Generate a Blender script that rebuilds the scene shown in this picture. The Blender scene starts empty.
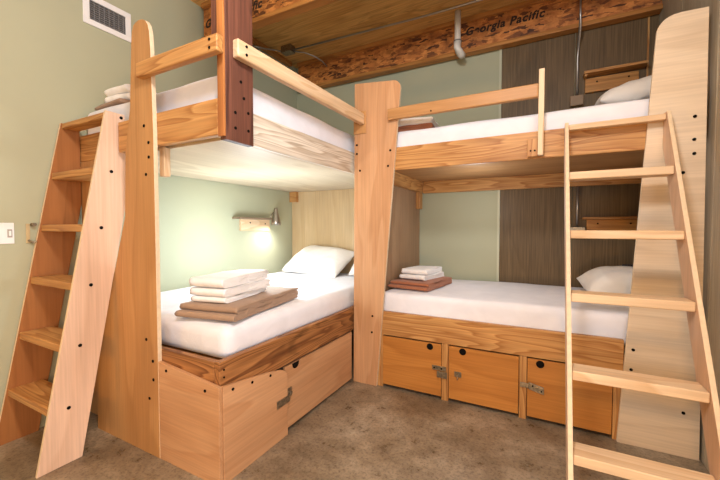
import bpy, bmesh, math, random
from mathutils import Vector, Matrix, noise, Euler

SC = bpy.context.scene
COL = SC.collection
PI = math.pi

# ------------------------------------------------------------------ materials
MATS = {}

def new_mat(name):
    m = bpy.data.materials.new(name)
    m.use_nodes = True
    nt = m.node_tree
    b = nt.nodes['Principled BSDF']
    return m, nt, b

def nd(nt, t, **kw):
    n = nt.nodes.new(t)
    for k, v in kw.items():
        if k in n.inputs:
            n.inputs[k].default_value = v
        else:
            setattr(n, k, v)
    return n

def ramp(nt, stops):
    r = nt.nodes.new('ShaderNodeValToRGB')
    e = r.color_ramp.elements
    while len(e) < len(stops):
        e.new(0.5)
    for el, (p, c) in zip(e, stops):
        el.position = p
        el.color = (c[0], c[1], c[2], 1)
    return r

def mixc(nt, blend, fac, a, b):
    m = nt.nodes.new('ShaderNodeMix')
    m.data_type = 'RGBA'
    m.blend_type = blend
    if isinstance(fac, (int, float)):
        m.inputs[0].default_value = fac
    else:
        nt.links.new(fac, m.inputs[0])
    for s, v in ((6, a), (7, b)):
        if isinstance(v, tuple):
            m.inputs[s].default_value = (v[0], v[1], v[2], 1)
        else:
            nt.links.new(v, m.inputs[s])
    return m.outputs[2]

def wood(name, light, dark, axis='Z', rings=9.0, cross=2.6, contrast=0.8, knots=0.0, seed=0.0, rough=0.45, streak=0.35, tint=None):
    """Sawn or peeled timber: contour rings of a noise stretched along the grain axis."""
    key = (name, axis, seed)
    if key in MATS:
        return MATS[key]
    m, nt, b = new_mat(name)
    L = nt.links.new
    tc = nd(nt, 'ShaderNodeTexCoord')
    mp = nd(nt, 'ShaderNodeMapping')
    s = [cross] * 3
    s['XYZ'.index(axis)] = min(cross * 0.14, .6)
    mp.inputs['Scale'].default_value = s
    mp.inputs['Location'].default_value = (seed * 1.7, seed * 2.3, seed * 0.9)
    L(tc.outputs['Object'], mp.inputs['Vector'])
    n1 = nd(nt, 'ShaderNodeTexNoise', Scale=1.0, Detail=2.5, Roughness=0.45, Distortion=0.25)
    L(mp.outputs[0], n1.inputs['Vector'])
    mu = nd(nt, 'ShaderNodeMath', operation='MULTIPLY')
    mu.inputs[1].default_value = rings
    L(n1.outputs['Fac'], mu.inputs[0])
    pp = nd(nt, 'ShaderNodeMath', operation='FRACT')
    L(mu.outputs[0], pp.inputs[0])
    r1 = ramp(nt, [(0.0, (0, 0, 0)), (0.62, (0.55, 0.55, 0.55)), (0.88, (1, 1, 1)), (1.0, (0, 0, 0))])
    L(pp.outputs[0], r1.inputs[0])
    # fine fibre streaks
    mp2 = nd(nt, 'ShaderNodeMapping')
    s2 = [90.0] * 3
    s2['XYZ'.index(axis)] = 2.5
    mp2.inputs['Scale'].default_value = s2
    L(tc.outputs['Object'], mp2.inputs['Vector'])
    n2 = nd(nt, 'ShaderNodeTexNoise', Scale=1.0, Detail=2.0)
    L(mp2.outputs[0], n2.inputs['Vector'])
    # broad blotches
    mp3 = nd(nt, 'ShaderNodeMapping')
    s3 = [3.0] * 3
    s3['XYZ'.index(axis)] = 1.0
    mp3.inputs['Scale'].default_value = s3
    mp3.inputs['Location'].default_value = (seed, seed, seed * 3)
    L(tc.outputs['Object'], mp3.inputs['Vector'])
    n3 = nd(nt, 'ShaderNodeTexNoise', Scale=1.0, Detail=3.0)
    L(mp3.outputs[0], n3.inputs['Vector'])
    f = nd(nt, 'ShaderNodeMath', operation='MULTIPLY')
    f.inputs[1].default_value = contrast
    L(r1.outputs[0], f.inputs[0])
    c = mixc(nt, 'MIX', f.outputs[0], light, dark)
    st = ramp(nt, [(0.3, (1 - streak,) * 3), (0.65, (1.04, 1.04, 1.04))])
    L(n2.outputs['Fac'], st.inputs[0])
    c = mixc(nt, 'MULTIPLY', 1.0, c, st.outputs[0])
    bl = ramp(nt, [(0.3, (0.84, 0.80, 0.76)), (0.7, (1.08, 1.08, 1.08))])
    L(n3.outputs['Fac'], bl.inputs[0])
    c = mixc(nt, 'MULTIPLY', 0.8, c, bl.outputs[0])
    if knots > 0:
        mp4 = nd(nt, 'ShaderNodeMapping')
        s4 = [7.0] * 3
        s4['XYZ'.index(axis)] = 2.2
        mp4.inputs['Scale'].default_value = s4
        mp4.inputs['Location'].default_value = (seed * 5, seed, seed * 2)
        L(tc.outputs['Object'], mp4.inputs['Vector'])
        v = nd(nt, 'ShaderNodeTexNoise', Scale=1.0, Detail=3.0, Distortion=0.6)
        L(mp4.outputs[0], v.inputs['Vector'])
        kr = ramp(nt, [(0.60, (1, 1, 1)), (0.74, (1 - knots,) * 3)])
        L(v.outputs['Fac'], kr.inputs[0])
        c = mixc(nt, 'MULTIPLY', 1.0, c, kr.outputs[0])
    L(c, b.inputs['Base Color'])
    b.inputs['Roughness'].default_value = rough
    b.inputs['Specular IOR Level'].default_value = 0.3
    bp = nd(nt, 'ShaderNodeBump', Strength=0.08, Distance=0.002)
    L(n2.outputs['Fac'], bp.inputs['Height'])
    L(bp.outputs[0], b.inputs['Normal'])
    MATS[key] = m
    return m

def plain(name, col, rough=0.5, metal=0.0, bump=0.0, bscale=200.0, mottle=0.0, mscale=4.0):
    if name in MATS:
        return MATS[name]
    m, nt, b = new_mat(name)
    L = nt.links.new
    b.inputs['Base Color'].default_value = (*col, 1)
    b.inputs['Roughness'].default_value = rough
    b.inputs['Metallic'].default_value = metal
    tc = nd(nt, 'ShaderNodeTexCoord')
    n = nd(nt, 'ShaderNodeTexNoise', Scale=mscale, Detail=4.0)
    L(tc.outputs['Object'], n.inputs['Vector'])
    lo = tuple(x * (1 - mottle) for x in col)
    hi = tuple(min(1, x * (1 + mottle)) for x in col)
    r = ramp(nt, [(0.3, lo), (0.7, hi)])
    L(n.outputs['Fac'], r.inputs[0])
    L(r.outputs[0], b.inputs['Base Color'])
    if bump:
        n2 = nd(nt, 'ShaderNodeTexNoise', Scale=bscale, Detail=3.0)
        L(tc.outputs['Object'], n2.inputs['Vector'])
        bp = nd(nt, 'ShaderNodeBump', Strength=bump, Distance=0.004)
        L(n2.outputs['Fac'], bp.inputs['Height'])
        L(bp.outputs[0], b.inputs['Normal'])
    MATS[name] = m
    return m

def floor_mat():
    m, nt, b = new_mat('polished_concrete')
    L = nt.links.new
    tc = nd(nt, 'ShaderNodeTexCoord')
    n1 = nd(nt, 'ShaderNodeTexNoise', Scale=1.6, Detail=5.0, Roughness=0.6, Distortion=0.4)
    n2 = nd(nt, 'ShaderNodeTexNoise', Scale=55.0, Detail=4.0, Roughness=0.7)
    n4 = nd(nt, 'ShaderNodeTexNoise', Scale=9.0, Detail=6.0, Roughness=0.7)
    v = nd(nt, 'ShaderNodeTexVoronoi', Scale=38.0)
    for n in (n1, n2, n4, v):
        L(tc.outputs['Object'], n.inputs['Vector'])
    r1 = ramp(nt, [(0.32, (0.135, 0.098, 0.062)), (0.5, (0.235, 0.185, 0.128)), (0.68, (0.37, 0.31, 0.235))])
    L(n1.outputs['Fac'], r1.inputs[0])
    r2 = ramp(nt, [(0.34, (0.55, 0.51, 0.47)), (0.48, (1, 1, 1)), (0.70, (1.2, 1.18, 1.15))])
    L(n2.outputs['Fac'], r2.inputs[0])
    r4 = ramp(nt, [(0.34, (0.68, 0.66, 0.64)), (0.6, (1.12, 1.12, 1.12))])
    L(n4.outputs['Fac'], r4.inputs[0])
    c = mixc(nt, 'MULTIPLY', 0.9, r1.outputs[0], r2.outputs[0])
    c = mixc(nt, 'MULTIPLY', 1.0, c, r4.outputs[0])
    # small dark aggregate stones
    rv = ramp(nt, [(0.14, (0.42, 0.38, 0.34)), (0.24, (1, 1, 1))])
    L(v.outputs['Distance'], rv.inputs[0])
    c = mixc(nt, 'MULTIPLY', 0.45, c, rv.outputs[0])
    L(c, b.inputs['Base Color'])
    rr = ramp(nt, [(0.3, (0.24,) * 3), (0.7, (0.42,) * 3)])
    L(n4.outputs['Fac'], rr.inputs[0])
    L(rr.outputs[0], b.inputs['Roughness'])
    return m

def osb_mat(name, c0, c1, c2, scale=1.0):
    m, nt, b = new_mat(name)
    L = nt.links.new
    tc = nd(nt, 'ShaderNodeTexCoord')
    mp = nd(nt, 'ShaderNodeMapping')
    mp.inputs['Scale'].default_value = (14 * scale, 26 * scale, 40 * scale)
    L(tc.outputs['Object'], mp.inputs['Vector'])
    nw = nd(nt, 'ShaderNodeTexNoise', Scale=0.9, Detail=2.0)
    L(mp.outputs[0], nw.inputs['Vector'])
    wv = mixc(nt, 'LINEAR_LIGHT', 0.9, mp.outputs[0], nw.outputs['Color'])
    v = nd(nt, 'ShaderNodeTexVoronoi', Scale=1.0)
    L(wv, v.inputs['Vector'])
    sp = nd(nt, 'ShaderNodeSeparateColor')
    L(v.outputs['Color'], sp.inputs[0])
    r = ramp(nt, [(0.0, c0), (0.35, c1), (0.75, c2), (1.0, c1)])
    L(sp.outputs[0], r.inputs[0])
    n2 = nd(nt, 'ShaderNodeTexNoise', Scale=7.0, Detail=5.0, Roughness=0.7)
    L(tc.outputs['Object'], n2.inputs['Vector'])
    r2 = ramp(nt, [(0.35, (0.45, 0.42, 0.40)), (0.55, (1, 1, 1))])
    L(n2.outputs['Fac'], r2.inputs[0])
    c = mixc(nt, 'MULTIPLY', 0.9, r.outputs[0], r2.outputs[0])
    L(c, b.inputs['Base Color'])
    b.inputs['Roughness'].default_value = 0.6
    bp = nd(nt, 'ShaderNodeBump', Strength=0.3, Distance=0.002)
    L(v.outputs['Distance'], bp.inputs['Height'])
    L(bp.outputs[0], b.inputs['Normal'])
    return m

def cloth(name, col, fine=900.0, wrinkle=0.5, wscale=6.0, rough=0.9):
    if name in MATS:
        return MATS[name]
    m, nt, b = new_mat(name)
    L = nt.links.new
    tc = nd(nt, 'ShaderNodeTexCoord')
    n1 = nd(nt, 'ShaderNodeTexNoise', Scale=wscale, Detail=3.0, Distortion=0.7)
    n2 = nd(nt, 'ShaderNodeTexNoise', Scale=fine, Detail=1.0)
    for n in (n1, n2):
        L(tc.outputs['Object'], n.inputs['Vector'])
    r = ramp(nt, [(0.3, tuple(x * 0.95 for x in col)), (0.7, tuple(min(1, x * 1.03) for x in col))])
    L(n1.outputs['Fac'], r.inputs[0])
    L(r.outputs[0], b.inputs['Base Color'])
    b.inputs['Roughness'].default_value = rough
    b.inputs['Sheen Weight'].default_value = 0.15
    b1 = nd(nt, 'ShaderNodeBump', Strength=wrinkle, Distance=0.012)
    b2 = nd(nt, 'ShaderNodeBump', Strength=0.25, Distance=0.002)
    L(n1.outputs['Fac'], b1.inputs['Height'])
    L(n2.outputs['Fac'], b2.inputs['Height'])
    L(b1.outputs[0], b2.inputs['Normal'])
    L(b2.outputs[0], b.inputs['Normal'])
    MATS[name] = m
    return m

BIRCH = dict(light=(0.51, 0.27, 0.105), dark=(0.37, 0.17, 0.056), rings=7, cross=3.2, contrast=0.5, streak=0.10)
def birch(axis='Z', seed=0.0):
    return wood('birch_plywood', axis=axis, seed=seed, **BIRCH)
def daylit_birch(axis='Z', seed=0.0):
    return wood('daylit_birch_plywood', light=(0.70, 0.57, 0.42), dark=(0.58, 0.44, 0.30), axis=axis, seed=seed, rings=7, cross=3.0, contrast=0.5, streak=0.08)  # birch whitened in colour for the daylight on the end board
def red_birch(axis='Z', seed=0.0):
    return wood('rosy_birch_plywood', light=(0.57, 0.32, 0.165), dark=(0.43, 0.20, 0.085), axis=axis, seed=seed, rings=8, cross=3.4, contrast=0.5, streak=0.12)
def fir(axis='X', seed=0.0):
    return wood('fir_board', light=(0.58, 0.31, 0.11), dark=(0.31, 0.115, 0.028), axis=axis, seed=seed, rings=13, cross=7.0, contrast=0.8, streak=0.2)
def pale_fir(axis='X', seed=0.0):
    return wood('pale_fir_board', light=(0.77, 0.58, 0.38), dark=(0.58, 0.35, 0.17), axis=axis, seed=seed, rings=10, cross=4.0, contrast=0.6, streak=0.12)  # fir paled in colour for daylight on the guard rail and steps
def old_fir(axis='Y', seed=0.0):
    return wood('aged_fir_board', light=(0.44, 0.20, 0.07), dark=(0.14, 0.045, 0.015), axis=axis, seed=seed, rings=15, cross=6.5, contrast=0.9, knots=0.55, streak=0.25)
def daylit_fir(axis='Y', seed=0.0):
    return wood('daylit_fir_board', light=(0.82, 0.76, 0.66), dark=(0.40, 0.30, 0.20), axis=axis, seed=seed, rings=12, cross=7.5, contrast=0.75, streak=0.15)  # fir whitened in colour for the bright light on the upper side rail
def door_ply(axis='X', seed=0.0):
    return wood('honey_plywood', light=(0.52, 0.22, 0.05), dark=(0.36, 0.125, 0.024), axis=axis, seed=seed, rings=7, cross=3.0, contrast=0.55, streak=0.12, rough=0.38)
def dark_panel(axis='Z', seed=0.0):
    return wood('brown_wall_panel', light=(0.165, 0.108, 0.052), dark=(0.115, 0.072, 0.032), axis=axis, seed=seed, rings=5, cross=3.0, contrast=0.5, streak=0.35, rough=0.5)
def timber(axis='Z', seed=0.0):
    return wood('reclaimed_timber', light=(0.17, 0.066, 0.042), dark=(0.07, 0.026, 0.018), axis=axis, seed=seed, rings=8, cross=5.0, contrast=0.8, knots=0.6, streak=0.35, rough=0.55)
def flange_wood(axis='X', seed=0.0):
    return wood('joist_flange_wood', light=(0.48, 0.22, 0.058), dark=(0.32, 0.12, 0.028), axis=axis, seed=seed, rings=8, cross=6.0, contrast=0.7, knots=0.4, streak=0.2)

M_WALL = plain('sage_paint', (0.405, 0.405, 0.275), 0.7, mottle=0.04, bump=0.06, bscale=160, mscale=1.5)
M_WHITE = plain('white_enamel', (0.80, 0.79, 0.78), 0.4)
M_DARK = plain('vent_shadow_lining', (0.015, 0.015, 0.015), 0.9)
M_HOLE = plain('bolt_black_hole_shade', (0.006, 0.005, 0.004), 0.9)  # black bolts, and the painted shade of the finger holes
M_HOLE.node_tree.nodes['Principled BSDF'].inputs['Specular IOR Level'].default_value = .1
M_STEEL = plain('zinc_steel', (0.30, 0.25, 0.18), 0.42, 0.9, mottle=0.3, mscale=60)
M_CONDUIT = plain('galvanised_conduit', (0.42, 0.40, 0.38), 0.35, 0.8)
M_BOX = plain('painted_box', (0.24, 0.15, 0.08), 0.5)
M_PVC = plain('white_pvc', (0.66, 0.62, 0.55), 0.4, mottle=0.12, mscale=20)
M_BRONZE = plain('brushed_nickel', (0.33, 0.29, 0.25), 0.28, 0.95)
M_BLACK = plain('black_plastic', (0.015, 0.014, 0.013), 0.45)
M_SHEET = cloth('white_cotton_sheet', (0.78, 0.78, 0.84), wrinkle=0.55, wscale=6)
M_PILLOW = cloth('white_pillow_cotton', (0.80, 0.76, 0.71), wrinkle=0.6, wscale=8)
M_TOWEL = cloth('white_terry', (0.84, 0.83, 0.83), fine=420, wrinkle=0.4, wscale=14)
M_BLANKET = cloth('brown_fleece', (0.34, 0.22, 0.145), fine=300, wrinkle=0.4, wscale=10)
M_RUST = cloth('rust_fleece', (0.34, 0.125, 0.06), fine=300, wrinkle=0.4, wscale=10)
M_OSB = osb_mat('strand_board', (0.05, 0.014, 0.005), (0.46, 0.155, 0.034), (0.66, 0.27, 0.065))
M_DECK = wood('roof_sheathing', light=(0.80, 0.50, 0.19), dark=(0.55, 0.30, 0.09), axis='X', seed=4, rings=11, cross=3.2, contrast=.7, knots=.45, streak=.3, rough=.65)
M_INK = plain('black_stencil_ink', (0.02, 0.012, 0.008), 0.7)
M_EDGE = plain('plywood_edge', (0.70, 0.54, 0.36), 0.6, mottle=0.08, mscale=40)

# ------------------------------------------------------------------ mesh helpers
class MB:
    """Collects shapes for one mesh (world coordinates)."""
    def __init__(self):
        self.bm = bmesh.new()
    def box(self, x0, x1, y0, y1, z0, z1):
        vs = [self.bm.verts.new((x, y, z)) for x in (x0, x1) for y in (y0, y1) for z in (z0, z1)]
        for f in ((0, 1, 3, 2), (4, 6, 7, 5), (0, 4, 5, 1), (2, 3, 7, 6), (0, 2, 6, 4), (1, 5, 7, 3)):
            self.bm.faces.new([vs[i] for i in f])
        return self
    def prism(self, pts, axis, a, b):
        """outline pts (2D, in the two remaining axes) extruded along axis from a to b"""
        def p3(p, t):
            q = list(p)
            q.insert('xyz'.index(axis), t)
            return q
        A = [self.bm.verts.new(p3(p, a)) for p in pts]
        B = [self.bm.verts.new(p3(p, b)) for p in pts]
        n = len(pts)
        self.bm.faces.new(A)
        self.bm.faces.new(B[::-1])
        for i in range(n):
            j = (i + 1) % n
            self.bm.faces.new((A[j], A[i], B[i], B[j]))
        return self
    def tube(self, path, r, seg=12, cap=True):
        pts = [Vector(p) for p in path]
        rings = []
        for i, p in enumerate(pts):
            if i == 0:
                t = pts[1] - pts[0]
            elif i == len(pts) - 1:
                t = pts[-1] - pts[-2]
            else:
                t = (pts[i + 1] - pts[i]).normalized() + (pts[i] - pts[i - 1]).normalized()
            t.normalize()
            ref = Vector((0, 0, 1)) if abs(t.z) < 0.9 else Vector((1, 0, 0))
            u = t.cross(ref).normalized()
            v = t.cross(u)
            rr = r[i] if isinstance(r, (list, tuple)) else r
            rings.append([self.bm.verts.new(p + u * math.cos(2 * PI * k / seg) * rr + v * math.sin(2 * PI * k / seg) * rr) for k in range(seg)])
        for a, b in zip(rings, rings[1:]):
            for k in range(seg):
                self.bm.faces.new((a[k], a[(k + 1) % seg], b[(k + 1) % seg], b[k]))
        if cap:
            self.bm.faces.new(rings[0][::-1])
            self.bm.faces.new(rings[-1])
        return self
    def disc(self, c, axis, r, depth, seg=14):
        d = {'x': Vector((1, 0, 0)), 'y': Vector((0, 1, 0)), 'z': Vector((0, 0, 1))}[axis]
        c = Vector(c)
        return self.tube([c - d * depth / 2, c + d * depth / 2], r, seg)
    def build(self, name, mat, parent=None, bevel=0.0, smooth=False, seg=2, edge=None):
        bm = self.bm
        bmesh.ops.recalc_face_normals(bm, faces=bm.faces[:])
        if parent is not None:
            root = parent
            off = Vector((0, 0, 0))
            while root is not None:
                off += root.location
                root = root.parent
            bmesh.ops.translate(bm, verts=bm.verts[:], vec=-off)
        me = bpy.data.meshes.new(name)
        bm.to_mesh(me)
        bm.free()
        me.materials.append(mat)
        if edge is not None:          # bare ply edges round the outline
            me.materials.append(M_EDGE)
            for p in me.polygons:
                if abs(p.normal['xyz'.index(edge)]) < .5:
                    p.material_index = 1
        if smooth:
            for p in me.polygons:
                p.use_smooth = True
        o = bpy.data.objects.new(name, me)
        COL.objects.link(o)
        if parent is not None:
            o.parent = parent
        if bevel:
            md = o.modifiers.new('bevel', 'BEVEL')
            md.width = bevel
            md.segments = seg
            md.limit_method = 'ANGLE'
            md.angle_limit = math.radians(40)
        return o

def tag(o, label=None, cat=None, group=None, kind=None):
    if label: o['label'] = label
    if cat: o['category'] = cat
    if group: o['group'] = group
    if kind: o['kind'] = kind
    return o

def thing(name, loc, label, cat, group=None, kind=None):
    o = bpy.data.objects.new(name, None)
    o.empty_display_size = 0.1
    COL.objects.link(o)
    o.location = loc
    return tag(o, label, cat, group, kind)

def bolts(parent, pts, axis, r=0.009):
    for p in pts:
        MB().disc(p, axis, r, 0.006, 12).build('bolt_head', M_HOLE, parent)

def arc(cx, cy, r, a0, a1, n=8):
    return [(cx + r * math.cos(math.radians(a0 + (a1 - a0) * k / n)), cy + r * math.sin(math.radians(a0 + (a1 - a0) * k / n))) for k in range(n + 1)]

def rounded_block(hx, hy, hz, r, nx=24, ny=24, nz=8, puff=0.0, namp=0.0, nscale=4.0, seed=0.0):
    """soft rounded slab centred on the origin, as a bmesh"""
    bm = bmesh.new()
    cache = {}
    def pt(p):
        k = tuple(round(c, 5) for c in p)
        if k in cache:
            return cache[k]
        P = Vector((p[0] * hx, p[1] * hy, p[2] * hz))
        inner = Vector((max(-hx + r, min(hx - r, P.x)), max(-hy + r, min(hy - r, P.y)), max(-hz + r, min(hz - r, P.z))))
        d = P - inner
        if d.length < 1e-9:
            d = Vector((0, 0, 1))
        d.normalize()
        Q = inner + d * r
        w = (1 - p[0] ** 2) * (1 - p[1] ** 2)
        Q.z += puff * w * (1 if p[2] > 0 else 0)
        if namp:
            nv = noise.noise(Vector((Q.x * nscale + seed, Q.y * nscale, Q.z * nscale)))
            if p[2] > -0.9:
                Q += d * namp * nv
        v = bm.verts.new(Q)
        cache[k] = v
        return v
    def lin(n):
        # denser near the ends so the rounding is smooth
        return [math.sin((i / n - 0.5) * PI) * 0.5 + (i / n - 0.5) for i in range(n + 1)]
    X, Y, Z = lin(nx), lin(ny), lin(nz)
    def face(a, b, fix, ax):
        for i in range(len(a) - 1):
            for j in range(len(b) - 1):
                q = []
                for (u, v) in ((a[i], b[j]), (a[i + 1], b[j]), (a[i + 1], b[j + 1]), (a[i], b[j + 1])):
                    c = [u, v]
                    c.insert(ax, fix)
                    q.append(pt(c))
                if len(set(q)) == 4:
                    try:
                        bm.faces.new(q)
                    except ValueError:
                        pass
    for s in (-1, 1):
        face(Y, Z, s, 0)
        face(X, Z, s, 1)
        face(X, Y, s, 2)
    bmesh.ops.recalc_face_normals(bm, faces=bm.faces[:])
    return bm

def mesh_obj(name, bm, mat, loc, rot=(0, 0, 0), parent=None, smooth=True):
    me = bpy.data.meshes.new(name)
    bm.to_mesh(me)
    bm.free()
    me.materials.append(mat)
    if smooth:
        for p in me.polygons:
            p.use_smooth = True
    o = bpy.data.objects.new(name, me)
    COL.objects.link(o)
    if parent is not None:
        o.parent = parent
    o.location = loc
    o.rotation_euler = rot
    return o

# ------------------------------------------------------------------ the room
XL, XR, YB, ZC = -3.0, 0.822, 3.86, 3.50
YN = -3.2          # wall behind the camera
XE = 3.2           # the room widens to the right behind the bunk alcove

def struct(o):
    o['kind'] = 'structure'
    return o

fl = floor_mat()
struct(MB().box(XL - .1, XE + .1, YN - .1, YB + .1, -.12, 0).build('floor', fl))
struct(MB().box(XL - .12, XL, YN - .1, YB + .1, 0, ZC + .12).build('wall_left', M_WALL))
struct(MB().box(XL, XR + .1, YB, YB + .12, 0, ZC + .12).build('wall_back', M_WALL))
struct(MB().box(XL, XE, YN - .1, YB, ZC, ZC + .1).build('ceiling', M_DECK))
# right alcove wall clad in brown boards, ends 1.5 m in front of the bunk
wr = MB()
for k in range(4):
    y1 = YB - k * 0.61
    wr.box(XR, XR + .1, y1 - .607, y1, 0, ZC)
struct(wr.build('wall_right', wood('grey_brown_wall_boards', light=(0.40, 0.34, 0.25), dark=(0.32, 0.26, 0.18), axis='Z', seed=3, rings=5, cross=3, contrast=.5, streak=.25), bevel=0.003))
struct(MB().box(XR, XE, 1.31, 1.42, 0, ZC).build('wall_side', M_WALL))
# front wall with a window, side wall with a window, both behind the camera
f = MB()
f.box(XL, XE, YN - .1, YN, 0, .8).box(XL, XE, YN - .1, YN, 2.6, ZC).box(XL, .1, YN - .1, YN, .8, 2.6).box(2.5, XE, YN - .1, YN, .8, 2.6)
struct(f.build('wall_front', M_WALL))
f = MB()
f.box(XE, XE + .1, YN, 1.42, 0, .7).box(XE, XE + .1, YN, 1.42, 2.8, ZC).box(XE, XE + .1, YN, -2.7, .7, 2.8).box(XE, XE + .1, 1.0, 1.42, .7, 2.8)
struct(f.build('wall_east', M_WALL))

# brown panel cladding on the back wall
bp = MB()
bp.box(-.41, .22, YB - .016, YB - .001, 0, ZC).box(.224, XR, YB - .016, YB - .001, 0, ZC)
struct(bp.build('trim_1', dark_panel('Z', 1), bevel=0.002))
struct(MB().box(-.435, -.412, YB - .022, YB - .001, 0, ZC).build('trim_2', plain('green_trim', (0.50, 0.50, 0.36), 0.6)))
struct(MB().box(.745, .757, YB - .03, YB - .017, 0, ZC - .36).build('trim_3', fir('Z', 2)))

# ---- I-joists under the roof sheathing
def joist(yc, x0, label, text=None, tx=0, tsize=.1, tz=3.34, sub=True):
    t = thing('ceiling_joist', (0, yc, 3.14), label, 'ceiling joist', 'wooden joists under the ceiling', 'structure')
    MB().box(x0, 1.2 if yc < 2.6 else XR, yc - .016, yc + .016, 3.172, 3.455).build('web', M_OSB, t)
    MB().box(x0, 1.2 if yc < 2.6 else XR, yc - .047, yc + .047, 3.14, 3.178).build('bottom_flange', flange_wood('X', yc), t, bevel=.004)
    MB().box(x0, 1.2 if yc < 2.6 else XR, yc - .047, yc + .047, 3.455, 3.498).build('top_flange', flange_wood('X', yc + 3), t, bevel=.004)
    if text:
        cu = bpy.data.curves.new('stencil_lettering', 'FONT')
        cu.body = text
        cu.size = tsize
        cu.shear = .25
        cu.offset = .0035
        cu.extrude = .0006
        cu.space_character = 1.12
        cu.materials.append(M_INK)
        o = bpy.data.objects.new('stencil_lettering', cu)
        COL.objects.link(o)
        o.parent = t
        o.location = (tx, -.018, tz - 3.14)
        o.rotation_euler = (PI / 2, 0, 0)
        o['label'] = 'black stencilled maker lettering'
    return t
joist(3.78, -2.9, 'strand-board ceiling joist against the back wall with a white drain pipe in front', 'Georgia Pacific', -.76, .105, 3.325)
joist(2.375, -2.95, 'strand-board ceiling joist passing behind the hanging timber post', 'Georgia Pacific', -2.93, .105, 3.27)

# sheathing seams: thin batten under the deck
struct(MB().box(XL + .0, XL + .06, 2.45, 3.69, ZC - .05, ZC - .001).build('trim_4', flange_wood('Y', 9), bevel=.003))

# ------------------------------------------------------------------ left bunk
ZD = 1.825          # underside of the upper decks
ZT = 2.01           # top of the upper rails
LB = thing('bunk_bed', (-2.25, 2.5, 0), 'plywood bunk bed along the pale green wall with the lit reading lamp', 'bunk bed', 'plywood bunk beds')

out = [(-2.65, 0), (-1.973, 0), (-1.976, 1.9), (-1.988, 2.36), (-1.996, 2.46), (-2.008, 2.50), (-2.03, 2.53), (-2.06, 2.545), (-2.095, 2.549), (-2.125, 2.544), (-2.148, 2.53), (-2.162, 2.50), (-2.170, 2.45), (-2.198, 2.06), (-2.255, 1.8), (-2.275, 1.42), (-2.395, 1.10), (-2.47, .92), (-2.63, .5)]
fb = MB().prism([(p[0], p[1]) for p in out], 'y', 1.232, 1.257).build('foot_board', birch('Z', 1), LB, bevel=.002, edge='y')
bolts(fb, [(-2.06, 1.232, 1.94), (-2.02, 1.232, 1.84), (-2.02, 1.232, 1.757), (-2.05, 1.232, 1.66), (-2.08, 1.232, .69), (-2.02, 1.232, .57), (-2.018, 1.232, .46), (-2.06, 1.232, .34)], 'y')
MB().box(-2.375, -1.482, 1.258, 1.298, ZD, ZT).build('end_rail', fir('X', 2), LB, bevel=.004)
MB().box(-2.985, -2.38, 1.318, 1.345, ZD, ZT).build('end_rail', fir('X', 5), LB, bevel=.004)
MB().box(-2.985, -2.80, 1.318, 1.345, 0, ZD - .001).build('wall_leg', birch('Z', 15), LB, bevel=.003)
sr = MB().box(-1.53, -1.494, 1.30, 3.74, ZD, ZT).build('side_rail', daylit_fir('Y', 4), LB, bevel=.004)
sr['label'] = 'pale side rail with daylight put into its colour'
MB().box(-2.985, -1.532, 1.347, 3.74, ZD, ZD + .018).build('upper_deck', wood('lamplit_deck_plywood', light=(0.64, 0.54, 0.40), dark=(0.46, 0.35, 0.23), axis='Y', seed=5, rings=5, cross=2.5, contrast=.6, streak=.1), LB)  # lamp glow on the underside is put into this pale colour
g = MB().box(-2.062, -1.400, 1.190, 1.231, 2.2, 2.284).build('guard_rail', fir('X', 7), LB, bevel=.008, seg=3)
bolts(g, [(-1.45, 1.189, 2.262), (-1.45, 1.189, 2.222)], 'y', .007)
g = MB().prism([(-1.4335, 1.315), (-1.392, 1.315), (-1.362, 2.666), (-1.4035, 2.666)], 'z', 2.222, 2.315).build('guard_rail', pale_fir('Y', 3), LB, bevel=.008, seg=3)
g['label'] = 'pale guard rail along the open side'
bolts(g, [(-1.389, 1.37, 2.292), (-1.389, 1.37, 2.25)], 'x', .007)
MB().box(-2.03, -1.985, 1.30, 1.34, 1.655, ZD).build('support_block', pale_fir('Z', 6), LB, bevel=.003)
MB().box(-2.995, -2.88, 3.68, 3.728, 1.69, ZD - .001).build('support_block', fir('X', 8), LB, bevel=.004)
MB().box(-2.995, -1.31, 3.732, 3.752, .58, ZD - .001).build('head_panel', wood('sunny_birch_plywood', light=(0.58, 0.43, 0.25), dark=(0.50, 0.34, 0.17), axis='Z', seed=2, rings=6, cross=3, contrast=.5, streak=.1), LB, bevel=.002)
# lower frame
MB().box(-2.60, -1.535, 1.258, 1.298, .45, .64).build('lower_end_rail', old_fir('X', 3), LB, bevel=.004)
lr = MB().box(-1.533, -1.492, 1.258, 3.74, .45, .645).build('lower_side_rail', old_fir('Y', 5), LB, bevel=.004)
bolts(lr, [(-1.491, 1.285, .60), (-1.491, 1.285, .56)], 'x', .005)
MB().box(-2.985, -1.535, 1.347, 3.73, .575, .595).build('lower_deck', birch('Y', 8), LB)
ep = MB().prism([(-1.983, 0), (-1.472, 0), (-1.472, .525), (-1.983, .575)], 'y', 1.234, 1.256).build('cabinet_end_panel', red_birch('X', 4), LB, bevel=.002)
bolts(ep, [(-1.90, 1.233, .535), (-1.575, 1.233, .49)], 'y', .008)
fp = [(1.2575, .0), (1.772, .0), (1.772, .36)] + arc(1.70, .375, .072, 5, 78, 7) + [(1.60, .472), (1.2575, .523)]
pf = MB().prism(fp, 'x', -1.488, -1.466).build('cabinet_front_panel', red_birch('Y', 6), LB, bevel=.002)
bolts(pf, [(-1.465, 1.32, .488), (-1.465, 1.46, .47), (-1.465, 1.61, .452)], 'x', .008)
dr = MB().box(-1.511, -1.490, 1.777, 2.672, .022, .437).build('storage_door', red_birch('Y', 9), LB, bevel=.002)
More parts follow.
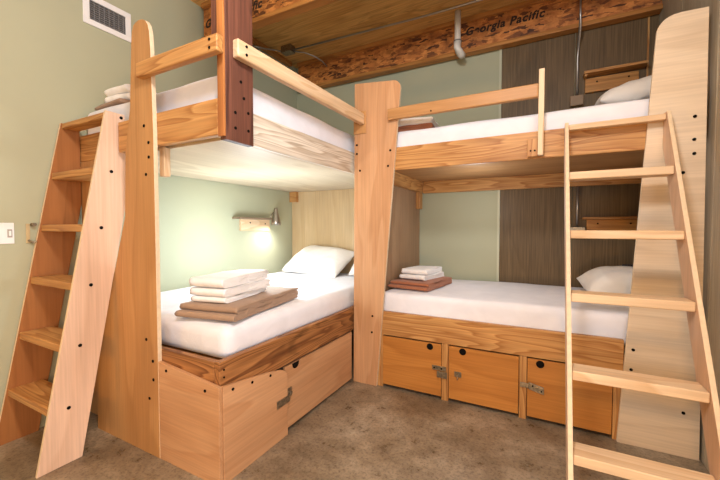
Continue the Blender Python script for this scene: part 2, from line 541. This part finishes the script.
hole = [(1.845, .437)] + arc(1.885, .432, .036, 180, 360, 10) + [(1.925, .437)]
MB().prism(hole, 'x', -1.4905, -1.4885).build('finger_hole', M_HOLE, dr)  # flat dark insert, painted as the shade inside a finger hole
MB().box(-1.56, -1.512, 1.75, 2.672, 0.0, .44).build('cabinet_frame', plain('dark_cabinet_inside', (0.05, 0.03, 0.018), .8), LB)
ht = MB().box(-1.466, -1.461, 1.665, 1.765, .215, .262).box(-1.49, -1.461, 1.765, 1.79, .215, .262).build('hasp_latch', M_STEEL, LB, bevel=.002)
MB().box(-1.49, -1.482, 1.79, 1.835, .232, .29).disc((-1.478, 1.812, .26), 'x', .014, .02).build('staple', M_STEEL, ht, bevel=.002)

# ------------------------------------------------------------------ hanging timber post
TP = thing('timber_post', (-1.455, 1.36, 1.8), 'dark reddish reclaimed timber post hanging down to the upper bunk corner', 'timber post')
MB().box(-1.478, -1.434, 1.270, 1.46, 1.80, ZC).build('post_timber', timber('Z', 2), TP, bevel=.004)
o = MB().box(-1.4785, -1.4345, 1.2565, 1.2695, 1.815, ZC).build('warm_lit_face', wood('warm_lit_timber', light=(0.50, 0.20, 0.06), dark=(0.30, 0.10, 0.03), axis='Z', seed=3, rings=8, cross=5, contrast=.7, streak=.25), TP, bevel=.002)  # slab added as the timber's planed face, warm light put in its orange
o['label'] = 'narrow planed post face with warm light in its orange'
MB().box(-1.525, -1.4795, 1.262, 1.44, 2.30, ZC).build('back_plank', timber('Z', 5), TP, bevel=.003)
for (y, z) in ((1.33, 1.95), (1.42, 1.97), (1.33, 1.87), (1.42, 1.875), (1.37, 2.12), (1.39, 2.04)):
    MB().disc((-1.4335, y, z), 'x', .008, .005).build('bolt_head', M_HOLE, TP)

# ------------------------------------------------------------------ right bunk
RB = thing('bunk_bed', (-.2, 3.2, 0), 'plywood bunk bed against the brown back wall with three honey storage doors', 'bunk bed', 'plywood bunk beds')
YF = 2.70
up = [(-1.475, 0), (-1.252, 0), (-1.045, 2.46)] + arc(-1.112, 2.478, .068, 0, 85, 7) + [(-1.462, 2.582)]
u = MB().prism(up, 'y', 2.676, 2.699).build('front_upright', red_birch('Z', 1), RB, bevel=.002, edge='y')
bolts(u, [(-1.44, 2.675, 1.985), (-1.41, 2.675, 1.84), (-1.13, 2.675, 1.985), (-1.15, 2.675, 1.86), (-1.29, 2.675, .60), (-1.295, 2.675, .46), (-1.44, 2.675, 2.06)], 'y')
MB().box(-1.468, -1.348, 2.6675, 2.6755, 2.15, 2.34).build('rail_block', birch('Z', 3), RB, bevel=.003)
eb = [(.421, 0), (.812, 0), (.79, 2.585), (.665, 2.588)] + arc(.66, 2.488, .098, 90, 175, 8)
e = MB().prism(eb, 'y', 2.676, 2.699).build('end_board', daylit_birch('X', 2), RB, bevel=.002, edge='y')
bolts(e, [(.744, 2.675, 1.985), (.744, 2.675, 1.855), (.746, 2.675, 1.775), (.70, 2.675, 1.67), (.492, 2.675, .60), (.484, 2.675, .475), (.735, 2.675, .265)], 'y')
MB().box(-1.46, .79, YF, 2.738, ZD, ZT).build('upper_front_rail', fir('X', 11), RB, bevel=.004)
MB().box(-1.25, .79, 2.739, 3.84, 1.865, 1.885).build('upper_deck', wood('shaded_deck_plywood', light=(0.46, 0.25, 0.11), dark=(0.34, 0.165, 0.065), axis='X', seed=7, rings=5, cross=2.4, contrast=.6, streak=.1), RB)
MB().box(-1.21, .79, 3.80, 3.838, 1.735, 1.864).build('back_cleat', fir('X', 13), RB, bevel=.003)
MB().box(-1.258, -1.212, 2.745, 3.80, 1.745, 1.864).build('side_cleat', fir('Y', 14), RB, bevel=.003)
MB().box(-1.258, -1.215, 3.70, 3.799, 1.56, 1.744).build('support_block', fir('Z', 5), RB, bevel=.004)
g = MB().box(-1.14, -.053, 2.634, 2.672, 2.22, 2.31).build('guard_rail', birch('X', 12), RB, bevel=.007, seg=3)
bolts(g, [(-.78, 2.633, 2.238)], 'y', .006)
MB().box(-.052, -.018, 2.632, 2.674, 1.835, 2.40).build('guard_post', pale_fir('Z', 9), RB, bevel=.003)
b = MB().box(-.115, -.0525, 2.65, 2.699, 1.832, 1.95).build('support_block', fir('Z', 9), RB, bevel=.003)
bolts(b, [(-.095, 2.649, 1.87), (-.07, 2.649, 1.87)], 'y', .006)
dv = MB().box(-1.285, -1.260, 2.742, 3.838, .60, 1.863).build('divider_panel', wood('brown_ply_panel', light=(0.34, 0.21, 0.12), dark=(0.25, 0.14, 0.075), axis='Z', seed=4, rings=6, cross=3, contrast=.5, streak=.15), RB)
# lower frame
lf = MB().box(-1.262, .45, YF, 2.738, .447, .645).build('lower_front_rail', fir('X', 17), RB, bevel=.004)
MB().box(-1.258, .79, 2.739, 3.838, .57, .59).build('lower_deck', birch('X', 4), RB)
for (a, b2) in ((-.700, -.648), (-.146, -.098), (.400, .44), (-1.262, -1.206)):
    MB().box(a, b2, YF + .001, 2.736, 0, .446).build('stile', fir('Z', a * 7), RB, bevel=.002)
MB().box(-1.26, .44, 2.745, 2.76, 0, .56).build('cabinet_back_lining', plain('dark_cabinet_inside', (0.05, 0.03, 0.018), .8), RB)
doors = []
for i, (a, b2, hx) in enumerate(((-1.203, -.704, -.795), (-.644, -.150, -.54), (-.094, .396, -.015))):
    d = MB().box(a, b2, YF - .001, 2.720, .026, .437).build('storage_door', door_ply('X', i * 3 + 1), RB, bevel=.002)
    MB().disc((hx, YF - .0012, .408), 'y', .026, .003, 20).build('finger_hole', M_HOLE, d)  # dark disc painted as the hole's shade, the door is not cut
    doors.append(d)
def hasp(d, x0, x1, x2, z):
    h = MB().box(min(x0, x1), max(x0, x1), YF - .008, YF - .0015, z - .022, z + .022).box(min(x1, x2), max(x1, x2), YF - .008, YF - .002, z - .03, z + .012).build('hasp_latch', M_STEEL, d, bevel=.002)
    for k in (.25, .75):
        MB().disc((x0 + (x1 - x0) * k, YF - .009, z), 'y', .005, .003, 8).build('screw_head', M_HOLE, h)
    return h
h = MB().box(-.775, -.665, YF - .0085, YF - .0015, .232, .268).box(-.735, -.655, YF - .014, YF - .0087, .178, .228).build('hasp_latch', M_STEEL, doors[0], bevel=.002)
bolts(h, [(-.757, YF - .009, .25), (-.70, YF - .009, .25)], 'y', .006)
MB().box(-.60, -.548, YF - .0065, YF - .0015, .208, .248).disc((-.574, YF - .014, .228), 'y', .014, .016).tube([(-.574, YF - .018, .222), (-.574, YF - .022, .205), (-.574, YF - .018, .19)], .004, 8).build('latch_eye', M_STEEL, doors[1], bevel=.001)
h = MB().box(-.140, -.085, YF - .0085, YF - .0015, .228, .262).prism([(-.085, .272), (.010, .250), (.012, .200), (-.085, .222)], 'y', YF - .010, YF - .0015).build('hasp_latch', M_STEEL, doors[2], bevel=.002)
bolts(h, [(-.06, YF - .010, .25), (-.005, YF - .011, .222)], 'y', .005)

# ------------------------------------------------------------------ ladders
def ladder(name, label, x0, x1, front, depth, ytop, steps, ztop, matl, matr, mstep, rail_t=.02, back_limit=None, cap=None, boltside=None, step_d=.16):
    """front(z) -> y of the rails' front edge; the rails are cut level on the floor"""
    t = thing(name, ((x0 + x1) / 2, front(0) + depth / 2, 0), label, 'ladder', 'plywood bunk ladders')
    def outline():
        p = [(front(0), 0), (front(0) + depth, 0)]
        if back_limit:
            k = (front(1) - front(0))
            zb = (back_limit - front(0) - depth) / k
            if 0 < zb < ztop:
                p += [(back_limit, zb), (back_limit, ztop)]
            else:
                p += [(front(ztop) + depth, ztop)]
        else:
            p += [(front(ztop) + depth, ztop)]
        p += [(front(ztop), ztop)]
        return p
    rails = []
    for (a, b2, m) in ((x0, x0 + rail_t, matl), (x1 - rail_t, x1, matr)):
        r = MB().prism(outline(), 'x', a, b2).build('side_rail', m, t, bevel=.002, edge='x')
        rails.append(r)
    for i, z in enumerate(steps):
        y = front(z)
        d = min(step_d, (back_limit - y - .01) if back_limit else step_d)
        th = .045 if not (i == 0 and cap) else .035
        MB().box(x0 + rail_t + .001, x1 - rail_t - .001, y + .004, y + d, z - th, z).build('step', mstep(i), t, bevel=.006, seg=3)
    if boltside:
        for z in steps:
            bolts(rails[1], [(x1, front(z) + depth * .42, z - .02)], 'x', .010)
    return t
FLs = lambda z: .82 + .184 * z
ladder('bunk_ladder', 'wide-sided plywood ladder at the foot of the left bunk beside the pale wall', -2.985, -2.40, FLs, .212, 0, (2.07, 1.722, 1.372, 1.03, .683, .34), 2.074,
       wood('shaded_plywood', light=(0.36, 0.145, 0.045), dark=(0.24, 0.085, 0.024), axis='Z', seed=2, rings=8, cross=3, contrast=.5, streak=.1), wood('daylit_rosy_birch', light=(0.74, 0.52, 0.38), dark=(0.62, 0.40, 0.27), axis='Z', seed=3, rings=6, cross=2.6, contrast=.45, streak=.1), lambda i: fir('X', 20 + i), .02, 1.312, True, True, .18)  # left rail's shade and right rail's daylight are put into their colours
FRs = lambda z: 1.529 + .536 * z
LR = ladder('bunk_ladder', 'open plywood ladder sloping up to the right bunk in front of its storage doors', .102, .624, FRs, .165, 0, (2.005, 1.682, 1.337, 1.018, .682, .375), 2.02,
       wood('daylit_rosy_birch', light=(0.74, 0.52, 0.38), dark=(0.62, 0.40, 0.27), axis='Z', seed=4, rings=6, cross=2.6, contrast=.45, streak=.1), wood('daylit_rosy_birch', light=(0.66, 0.45, 0.31), dark=(0.54, 0.33, 0.20), axis='Z', seed=5, rings=6, cross=2.6, contrast=.45, streak=.1), lambda i: pale_fir('X', 30 + i), .02, 2.672, True, False, .12)  # birch rails lightened in colour for the daylight on them

# ------------------------------------------------------------------ mattresses
def mattress(label, x0, x1, y0, y1, z0, z1, seed, r=.045):
    bm = rounded_block((x1 - x0) / 2, (y1 - y0) / 2, (z1 - z0) / 2, r, 34, 44, 10, puff=.012, namp=.007, nscale=3.5, seed=seed)
    o = mesh_obj('mattress', bm, M_SHEET, ((x0 + x1) / 2, (y0 + y1) / 2, (z0 + z1) / 2))
    return tag(o, label, 'mattress', 'mattresses in white fitted sheets')
mattress('white sheeted mattress on the lower left bunk under the lit lamp', -2.975, -1.545, 1.35, 3.725, .597, .80, 1, .065)
mattress('white sheeted mattress on the upper left bunk behind the timber post', -2.975, -1.54, 1.348, 3.72, ZD + .019, 2.195, 4, .05)
mattress('white sheeted mattress on the lower right bunk above the storage doors', -1.255, .79, 2.745, 3.835, .592, .80, 8)
mattress('white sheeted mattress on the upper right bunk behind the ladder top', -1.245, .79, 2.742, 3.835, 1.887, 2.15, 12, .04)

# ------------------------------------------------------------------ pillows
def pillow(label, loc, rot, w, d, h, seed, mat=None):
    bm = bmesh.new()
    n, m = 36, 26
    def P(i, j, s):
        u = 2 * i / n - 1
        v = 2 * j / m - 1
        x = w / 2 * u * (1 - .07 * (1 - v * v) * abs(u) ** 3)
        y = d / 2 * v * (1 - .09 * (1 - u * u) * abs(v) ** 3)
        t = max(0, (1 - abs(u) ** 2.6)) ** .62 * max(0, (1 - abs(v) ** 2.6)) ** .62
        wr = noise.noise(Vector((x * 7 + seed, y * 7, s * 2))) * .014 + noise.noise(Vector((x * 16 + seed, y * 11, s))) * .006
        # creases that fan out from the corners
        wr += .006 * math.sin(18 * math.atan2(v + 1.2, u + 1.3)) * (u * u * v * v)
        z = s * (h / 2 * t) * (1.15 if s > 0 else .85) + wr * min(1, t * 3)
        return (x, y, z)
    top = [[bm.verts.new(P(i, j, 1)) for j in range(m + 1)] for i in range(n + 1)]
    bot = [[top[i][j] if i in (0, n) or j in (0, m) else bm.verts.new(P(i, j, -1)) for j in range(m + 1)] for i in range(n + 1)]
    for i in range(n):
        for j in range(m):
            bm.faces.new((top[i][j], top[i + 1][j], top[i + 1][j + 1], top[i][j + 1]))
            bm.faces.new((bot[i][j], bot[i][j + 1], bot[i + 1][j + 1], bot[i + 1][j]))
    bmesh.ops.recalc_face_normals(bm, faces=bm.faces[:])
    o = mesh_obj('pillow', bm, mat or M_PILLOW, loc, rot)
    md = o.modifiers.new('sub', 'SUBSURF')
    md.levels = md.render_levels = 1
    return tag(o, label, 'pillow', 'bed pillows')
R = math.radians
pillow('plump white pillow propped at the head of the lower left bunk', (-2.40, 3.50, .95), (R(31), R(2), R(-6)), .85, .52, .24, 1)
pillow('second pillow at the head of the lower left bunk, partly behind the front upright', (-1.755, 3.56, .94), (R(38), 0, R(4)), .40, .40, .15, 7)
pillow('white pillow on the lower right bunk behind the open ladder', (.52, 3.34, .905), (R(8), R(-4), R(6)), .52, .46, .24, 3)
pillow('white pillow on the upper right bunk under the wooden ledge', (.56, 3.30, 2.315), (R(4), R(-8), R(3)), .50, .46, .20, 5)

# ------------------------------------------------------------------ folded towels and blankets
def folded(name, label, cat, group, mat, loc, rotz, w, l, h, layers, seed, amp=.009):
    R = math.radians
    """cloth folded in a zigzag; folds show at the two ends along local x, layer edges along local y"""
    bm = bmesh.new()
    t = h / layers
    half = w / 2
    # centre line of the zigzag
    path = []
    def run(a, b2, z, n=8):
        for q in range(n + 1):
            path.append((a + (b2 - a) * q / n, z))
    def bend(cx, cz, r, sgn, up):
        for a in (-72, -48, -24, 0, 24, 48, 72):
            path.append((cx + sgn * math.cos(R(a)) * r, cz + (1 if up else -1) * math.sin(R(a)) * r))
    if layers == 4:            # folded in half twice: one fold nested inside the other
        far, near = half - t * .6, -half + t * 1.6
        run(half - t * .3, near, t * .5)
        bend(near, t * 2, t * 1.5, -1, True)
        run(near, far, t * 3.5)
        bend(far, t * 3, t * .5, 1, False)
        run(far, near, t * 2.5)
        bend(near, t * 2, t * .5, -1, False)
        run(near, far, t * 1.5)
    else:                      # zigzag, upper folds set back a little
        lay = 4 if layers == 5 else layers
        t = h / lay
        for k in range(lay):
            back = .035 * (k // 2) if layers == 5 else 0
            a, b2 = half - t * .6, -half + t * .6 + back
            if k % 2:
                a, b2 = b2, a
            run(a, b2, t * (k + .5))
            if k < lay - 1:
                bend(b2, t * (k + 1), t * .5, -1 if k % 2 == 0 else 1, True)
    th = t * .445
    n = len(path)
    L, Rr = [], []
    for i, p in enumerate(path):
        a = path[max(0, i - 1)]
        b2 = path[min(n - 1, i + 1)]
        dx, dz = b2[0] - a[0], b2[1] - a[1]
        ll = math.hypot(dx, dz) or 1
        nx, nz = -dz / ll, dx / ll
        L.append((p[0] + nx * th, p[1] + nz * th))
        Rr.append((p[0] - nx * th, p[1] - nz * th))
    # rounded free ends
    def endcap(p, q):
        c = ((p[0] + q[0]) / 2, (p[1] + q[1]) / 2)
        r = math.hypot(p[0] - q[0], p[1] - q[1]) / 2
        a0 = math.atan2(p[1] - c[1], p[0] - c[0])
        return [(c[0] + r * math.cos(a0 - PI * k / 5), c[1] + r * math.sin(a0 - PI * k / 5)) for k in range(1, 5)]
    outl = L + endcap(L[-1], Rr[-1]) + Rr[::-1] + endcap(Rr[0], L[0])
    m = 18
    rows = []
    for j in range(m + 1):
        v = j / m
        y = (v - .5) * l
        edge = 1 - .05 * max(0, abs(v - .5) * 2 - .85) / .15
        row = []
        for (x, z) in outl:
            nz = noise.noise(Vector((x * 9 + seed, y * 9, z * 25)))
            nz2 = noise.noise(Vector((x * 5 - seed, y * 4, 3.3)))
            zz = z * edge
            row.append(bm.verts.new((x * (1 + .015 * nz) + amp * .5 * nz, y + amp * noise.noise(Vector((x * 8, z * 60, seed + j * .01))) * 1.2, max(.0005, zz - amp * abs(nz2) * z / h * 1.4))))
        rows.append(row)
    k = len(outl)
    for a, b2 in zip(rows, rows[1:]):
        for i in range(k):
            j = (i + 1) % k
            bm.faces.new((a[i], a[j], b2[j], b2[i]))
    bm.faces.new(rows[0][::-1])
    bm.faces.new(rows[-1])
    bmesh.ops.triangulate(bm, faces=[f for f in bm.faces if len(f.verts) > 4])
    bmesh.ops.recalc_face_normals(bm, faces=bm.faces[:])
    o = mesh_obj(name, bm, mat, loc, (0, 0, rotz))
    for p in o.data.polygons:
        p.use_smooth = abs(p.normal.y) < .9
    return tag(o, label, cat, group)

# lower left: brown blanket with three towels; folds face the foot of the bed
zb = .812
folded('blanket', 'brown folded blanket under the towel stack on the lower left bunk', 'blanket', 'folded blankets', M_BLANKET, (-1.83, 1.76, zb), R(90 + 10), .77, .42, .082, 5, 2, .010)
g3 = 'white towels on the lower left bunk'
folded('towel', 'white folded towel lowest of three on the lower left bunk', 'towel', g3, M_TOWEL, (-1.86, 1.68, zb + .081), R(90 + 12), .46, .25, .040, 2, 4)
folded('towel', 'white folded towel in the middle of three on the lower left bunk', 'towel', g3, M_TOWEL, (-1.855, 1.685, zb + .119), R(90 + 9), .48, .26, .056, 4, 6)
folded('towel', 'white folded towel topmost of three on the lower left bunk', 'towel', g3, M_TOWEL, (-1.86, 1.68, zb + .174), R(90 + 10), .48, .25, .064, 4, 9)
# lower right
zb = .813
folded('blanket', 'rust brown folded blanket under two towels on the lower right bunk', 'blanket', 'folded blankets', M_RUST, (-1.02, 3.17, zb), R(90 - 8), .56, .38, .062, 5, 12)
g2 = 'white towels on the lower right bunk'
folded('towel', 'white folded towel lying directly on the rust blanket, lower right bunk', 'towel', g2, M_TOWEL, (-1.04, 3.26, zb + .062), R(78), .40, .26, .048, 4, 14)
folded('towel', 'white folded towel topmost of two on the lower right bunk', 'towel', g2, M_TOWEL, (-1.045, 3.27, zb + .110), R(84), .38, .25, .048, 4, 17)
# upper right
zb = 2.163
folded('blanket', 'rust brown folded blanket on the upper right bunk behind the front upright', 'blanket', 'folded blankets', M_RUST, (-1.02, 2.98, zb), R(5), .36, .34, .05, 5, 21)
folded('towel', 'white folded towel on the rust blanket on the upper right bunk', 'towel', None, M_TOWEL, (-1.01, 2.99, zb + .053), R(5), .32, .28, .065, 4, 24)
# upper left
zb = 2.207
folded('blanket', 'tan folded blanket on the upper left bunk behind the ladder top', 'blanket', 'folded blankets', M_BLANKET, (-2.72, 1.63, zb), R(86), .50, .36, .03, 2, 26)
g4 = 'white towels on the upper left bunk'
folded('towel', 'white folded towel lowest of two on the upper left bunk', 'towel', g4, M_TOWEL, (-2.69, 1.61, zb + .031), R(94), .40, .26, .058, 4, 28)
folded('towel', 'white folded towel topmost of two on the upper left bunk', 'towel', g4, M_TOWEL, (-2.69, 1.61, zb + .090), R(91), .40, .26, .058, 4, 31)

# ------------------------------------------------------------------ wall ledges
def ledge(label, loc, mats):
    return thing('wall_ledge', loc, label, 'shelf', 'small wooden wall ledges')
t = ledge('small wooden ledge on the pale wall carrying the lit lamp', (-3.0, 3.0, 1.31), None)
k = MB().box(-2.999, -2.965, 2.82, 3.27, 1.318, 1.448).build('backboard', pale_fir('Y', 4), t, bevel=.003)
bolts(k, [(-2.964, 2.95, 1.41), (-2.964, 3.19, 1.40)], 'x', .008)
MB().box(-2.999, -2.88, 2.72, 3.27, 1.449, 1.468).build('shelf_board', wood('grey_shelf_board', light=(0.30, 0.22, 0.15), dark=(0.2, 0.13, 0.08), axis='Y', seed=3, rings=6, cross=4, contrast=.6), t, bevel=.002)
t = ledge('small wooden ledge high on the brown back wall above the upper right pillow', (.5, 3.84, 2.6), None)
k = MB().box(.30, .69, 3.81, 3.843, 2.575, 2.70).build('backboard', wood('orange_ledge_board', light=(0.52, 0.25, 0.07), dark=(0.38, 0.16, 0.04), axis='X', seed=1, rings=8, cross=4), t, bevel=.003)
bolts(k, [(.39, 3.809, 2.66), (.62, 3.809, 2.66)], 'y', .007)
MB().box(.285, .735, 3.72, 3.843, 2.718, 2.74).build('shelf_board', fir('X', 31), t, bevel=.002)
MB().box(.292, .31, 3.74, 3.843, 2.701, 2.717).build('bracket', fir('Y', 31), t)
t = ledge('small wooden ledge on the brown back wall above the lower right pillow', (.5, 3.84, 1.3), None)
k = MB().box(.335, .74, 3.81, 3.843, 1.32, 1.428).build('backboard', wood('orange_ledge_board', light=(0.52, 0.25, 0.07), dark=(0.38, 0.16, 0.04), axis='X', seed=2, rings=8, cross=4), t, bevel=.003)
bolts(k, [(.42, 3.809, 1.39), (.66, 3.809, 1.39)], 'y', .007)
MB().box(.30, .75, 3.74, 3.843, 1.43, 1.448).build('shelf_board', fir('X', 32), t, bevel=.002)

# ------------------------------------------------------------------ reading lamp
t = thing('reading_lamp', (-2.94, 3.30, 1.35), 'lit bell-shaped metal reading lamp on the pale wall above the lower left bunk', 'lamp')
prof = [(.0, .205), (.020, .205), (.024, .19), (.024, .155), (.032, .13), (.042, .09), (.053, .045), (.058, .0)]
bm = bmesh.new()
rings = []
for (r, z) in prof:
    rings.append([bm.verts.new((r * math.cos(2 * PI * k / 28), r * math.sin(2 * PI * k / 28), z)) for k in range(28)] if r else [bm.verts.new((0, 0, z))])
for a, b2 in zip(rings, rings[1:]):
    for k in range(28):
        if len(a) == 1:
            bm.faces.new((a[0], b2[k], b2[(k + 1) % 28]))
        else:
            bm.faces.new((a[k], b2[k], b2[(k + 1) % 28], a[(k + 1) % 28]))
bmesh.ops.recalc_face_normals(bm, faces=bm.faces[:])
lx, ly, lz = -2.84, 3.24, 1.385
sh = mesh_obj('lamp_shade', bm, M_BRONZE, (lx + 2.94, ly - 3.30, lz - 1.35), (0, 0, 0), t)
sm = sh.modifiers.new('thick', 'SOLIDIFY')
sm.thickness = .003
mb, nt, b = new_mat('warm_bulb')
b.inputs['Emission Color'].default_value = (1, .93, .80, 1)
b.inputs['Emission Strength'].default_value = 25
bm = bmesh.new()
bmesh.ops.create_uvsphere(bm, u_segments=16, v_segments=10, radius=.026)
mesh_obj('bulb', bm, mb, (lx + 2.94, ly - 3.30, lz + .035 - 1.35), (0, 0, 0), t)
MB().tube([(lx, ly, lz + .16), (-2.91, ly + .03, lz + .15), (-2.95, ly + .04, lz + .11), (-2.95, ly + .02, lz + .085)], .007, 10).build('lamp_arm', M_BRONZE, t, smooth=True)
# ------------------------------------------------------------------ air vent
t = thing('air_vent', (-3.0, 1.65, 2.85), 'white rectangular air vent grille high on the pale wall', 'vent')
fr = MB()
y0, y1, z0, z1, bw = 1.365, 1.70, 2.85, 3.075, .042
fr.box(-2.999, -2.988, y0, y1, z0, z0 + bw).box(-2.999, -2.988, y0, y1, z1 - bw, z1).box(-2.999, -2.988, y0, y0 + bw, z0 + bw, z1 - bw).box(-2.999, -2.988, y1 - bw, y1, z0 + bw, z1 - bw)
fr.build('frame', M_WHITE, t, bevel=.003)
MB().box(-2.9985, -2.9975, y0 + bw, y1 - bw, z0 + bw, z1 - bw).build('duct_opening', M_DARK, t)
sl = MB()
zz = z0 + bw + .008
while zz < z1 - bw:
    sl.box(-2.997, -2.990, y0 + bw, y1 - bw, zz, zz + .0045)
    zz += .0158
yy = y0 + bw + .03
while yy < y1 - bw:
    sl.box(-2.997, -2.9905, yy, yy + .003, z0 + bw, z1 - bw)
    yy += .034
sl.build('grille', plain('grey_grille', (.24, .24, .24), .5), t)
# ------------------------------------------------------------------ switch and hook on the left wall
t = thing('light_switch', (-3.0, .905, 1.31), 'white double light switch plate on the pale wall beside the ladder', 'light switch')
MB().box(-2.999, -2.992, .855, .952, 1.250, 1.383).build('cover_plate', M_WHITE, t, bevel=.003)
MB().box(-2.992, -2.984, .925, .936, 1.300, 1.332).build('toggle', M_WHITE, t, bevel=.002)
MB().box(-2.992, -2.9905, .919, .942, 1.290, 1.342).build('toggle_slot', plain('grey_slot', (.35, .33, .31), .5), t)
t = thing('wall_hook', (-3.0, 1.03, 1.3), 'small metal door hook on the pale wall next to the ladder side', 'hook')
MB().box(-2.999, -2.993, 1.010, 1.030, 1.250, 1.378).build('hook_plate', plain('beige_metal', (.50, .38, .20), .4), t, bevel=.002)
MB().disc((-2.978, 1.043, 1.372), 'x', .012, .034, 14).build('hook_pin', M_STEEL, t)
MB().tube([(-2.992, 1.02, 1.27), (-2.975, 1.035, 1.255), (-2.97, 1.055, 1.262)], .007, 8).build('hook_arm', M_STEEL, t)

# ------------------------------------------------------------------ pipes and conduits
t = thing('drain_pipe', (-.82, 3.62, 3.2), 'white plastic drain pipe with an elbow in front of the ceiling joist', 'pipe')
px, py = -.80, 3.60
MB().tube([(px, py, 3.52), (px, py, 3.19)], .030, 20).build('pipe_run', M_PVC, t, smooth=True)
MB().tube([(px, py, 3.215), (px, py, 3.15), (px + .008, py + .02, 3.118), (px + .022, py + .05, 3.098), (px + .035, py + .085, 3.09)], [.036, .036, .036, .036, .034], 20).build('elbow', M_PVC, t, smooth=True)
MB().tube([(px, py, 3.212), (px, py, 3.20)], .039, 20).build('coupling_ring', plain('grey_ring', (.2, .19, .17), .5), t)
t = thing('ceiling_conduit', (-2.5, 3.45, 3.44), 'thin grey metal conduit running along the ceiling sheathing', 'conduit')
MB().tube([(-2.66, 3.36, 3.45), (-1.14, 3.45, 3.455), (1.0, 3.45, 3.455)], .010, 10).build('conduit_run', M_CONDUIT, t, smooth=True)
bx = MB().box(-2.80, -2.66, 3.30, 3.40, 3.42, 3.499).build('junction_box', M_STEEL, t, bevel=.003)
MB().tube([(-2.80, 3.34, 3.45), (-2.87, 3.28, 3.46), (-2.93, 3.16, 3.44), (-2.955, 3.02, 3.41)], .009, 8).disc((-2.957, 3.01, 3.405), 'x', .02, .02).build('flexible_lead', M_CONDUIT, bx, smooth=True)
MB().tube([(-2.66, 3.38, 3.44), (-2.56, 3.44, 3.43), (-2.47, 3.52, 3.40), (-2.42, 3.60, 3.37), (-2.41, 3.70, 3.34)], .008, 8).build('flexible_lead', M_CONDUIT, bx, smooth=True)
t = thing('wall_conduit', (.24, 3.82, 2.5), 'vertical metal conduit dropping to a wooden box beside the upper right bunk ledge', 'conduit')
MB().tube([(.242, 3.65, 3.46), (.242, 3.65, 3.10), (.242, 3.80, 3.02), (.242, 3.826, 2.9), (.242, 3.826, 2.58)], .011, 10).build('conduit_run', M_CONDUIT, t, smooth=True)
MB().box(.185, .29, 3.79, 3.843, 2.47, 2.56).build('junction_box', M_BOX, t, bevel=.004)
t = thing('wall_conduit', (.26, 3.82, 1.2), 'vertical metal conduit and outlet box beside the lower right bunk ledge', 'conduit')
MB().tube([(.262, 3.826, 1.733), (.262, 3.826, 1.365)], .010, 10).build('conduit_run', M_CONDUIT, t, smooth=True)
MB().box(.205, .325, 3.80, 3.843, 1.26, 1.36).build('outlet_box', M_STEEL, t, bevel=.004)
tag(MB().box(.61, .70, 3.825, 3.843, .95, 1.03).build('wall_outlet', M_BLACK, bevel=.004), 'small black outlet on the brown wall behind the lower right pillow', 'outlet')

# ------------------------------------------------------------------ light
def area(name, loc, target, sx, sy, power, col):
    l = bpy.data.lights.new(name, 'AREA')
    l.shape = 'RECTANGLE'
    l.size, l.size_y = sx, sy
    l.energy = power
    l.color = col
    o = bpy.data.objects.new(name, l)
    COL.objects.link(o)
    o.location = loc
    d = Vector(target) - Vector(loc)
    o.rotation_euler = d.to_track_quat('-Z', 'Y').to_euler()
    return o
area('window_daylight_front', (1.3, YN + .03, 1.75), (.4, 3, 1.5), 2.4, 1.7, 60, (.95, .96, 1.0))
area('window_daylight_east', (XE - .03, -1.0, 1.75), (-1.5, 1.2, 1.3), 3.2, 2.0, 75, (.92, .96, 1.0))
def point(name, loc, power, col, r=.08):
    l = bpy.data.lights.new(name, 'POINT')
    l.energy = power
    l.color = col
    l.shadow_soft_size = r
    o = bpy.data.objects.new(name, l)
    COL.objects.link(o)
    o.location = loc
point('low_fill_warm', (.1, -.5, .6), 64, (1.0, .52, .17), .10)  # unseen warm fill, added to reach the ceiling deck and low surfaces
point('side_fill_warm', (-2.5, -.25, 1.15), 18, (1.0, .46, .05), .10)  # added out of frame to give the left wall its warm gradient
point('bunk_fill_light', (-2.25, 2.35, 1.16), 33, (.80, .93, 1.0), .16)  # bare fill added in the lower left bunk, stands in for daylight
point('bunk_fill_light', (-.55, 3.2, 1.55), 6, (.9, .97, 1.0), .12)  # same added fill for the lower right bunk, no fitting there
point('ceiling_globe', (-.3, .4, 2.9), 130, (.96, .97, 1.0), .18)
sp = bpy.data.lights.new('reading_lamp_light', 'SPOT')
sp.energy = 12
sp.color = (1.0, .98, .95)
sp.spot_size = R(168)
sp.spot_blend = 1.0
sp.shadow_soft_size = .05
o = bpy.data.objects.new('reading_lamp_light', sp)
COL.objects.link(o)
o.location = (lx, ly, lz - .03)
o.rotation_euler = (R(-14), R(8), 0)

w = bpy.data.worlds.new('sky')
SC.world = w
w.use_nodes = True
bg = w.node_tree.nodes['Background']
bg.inputs[0].default_value = (.75, .85, 1.0, 1)
bg.inputs[1].default_value = .6

# ------------------------------------------------------------------ camera
cam = bpy.data.cameras.new('camera')
cam.sensor_width = 36
cam.lens = 351.0 / 720 * 36
cam.clip_start = .02
co = bpy.data.objects.new('camera', cam)
COL.objects.link(co)
co.location = (0, 0, 1.35)
co.rotation_euler = (PI / 2 - math.atan(12 / 351), 0, math.atan(185 / 351))
SC.camera = co
vs = SC.view_settings
vs.view_transform = 'Standard'
vs.look = 'None'
vs.gamma = 1
vs.exposure = 0.2
vs.use_curve_mapping = False
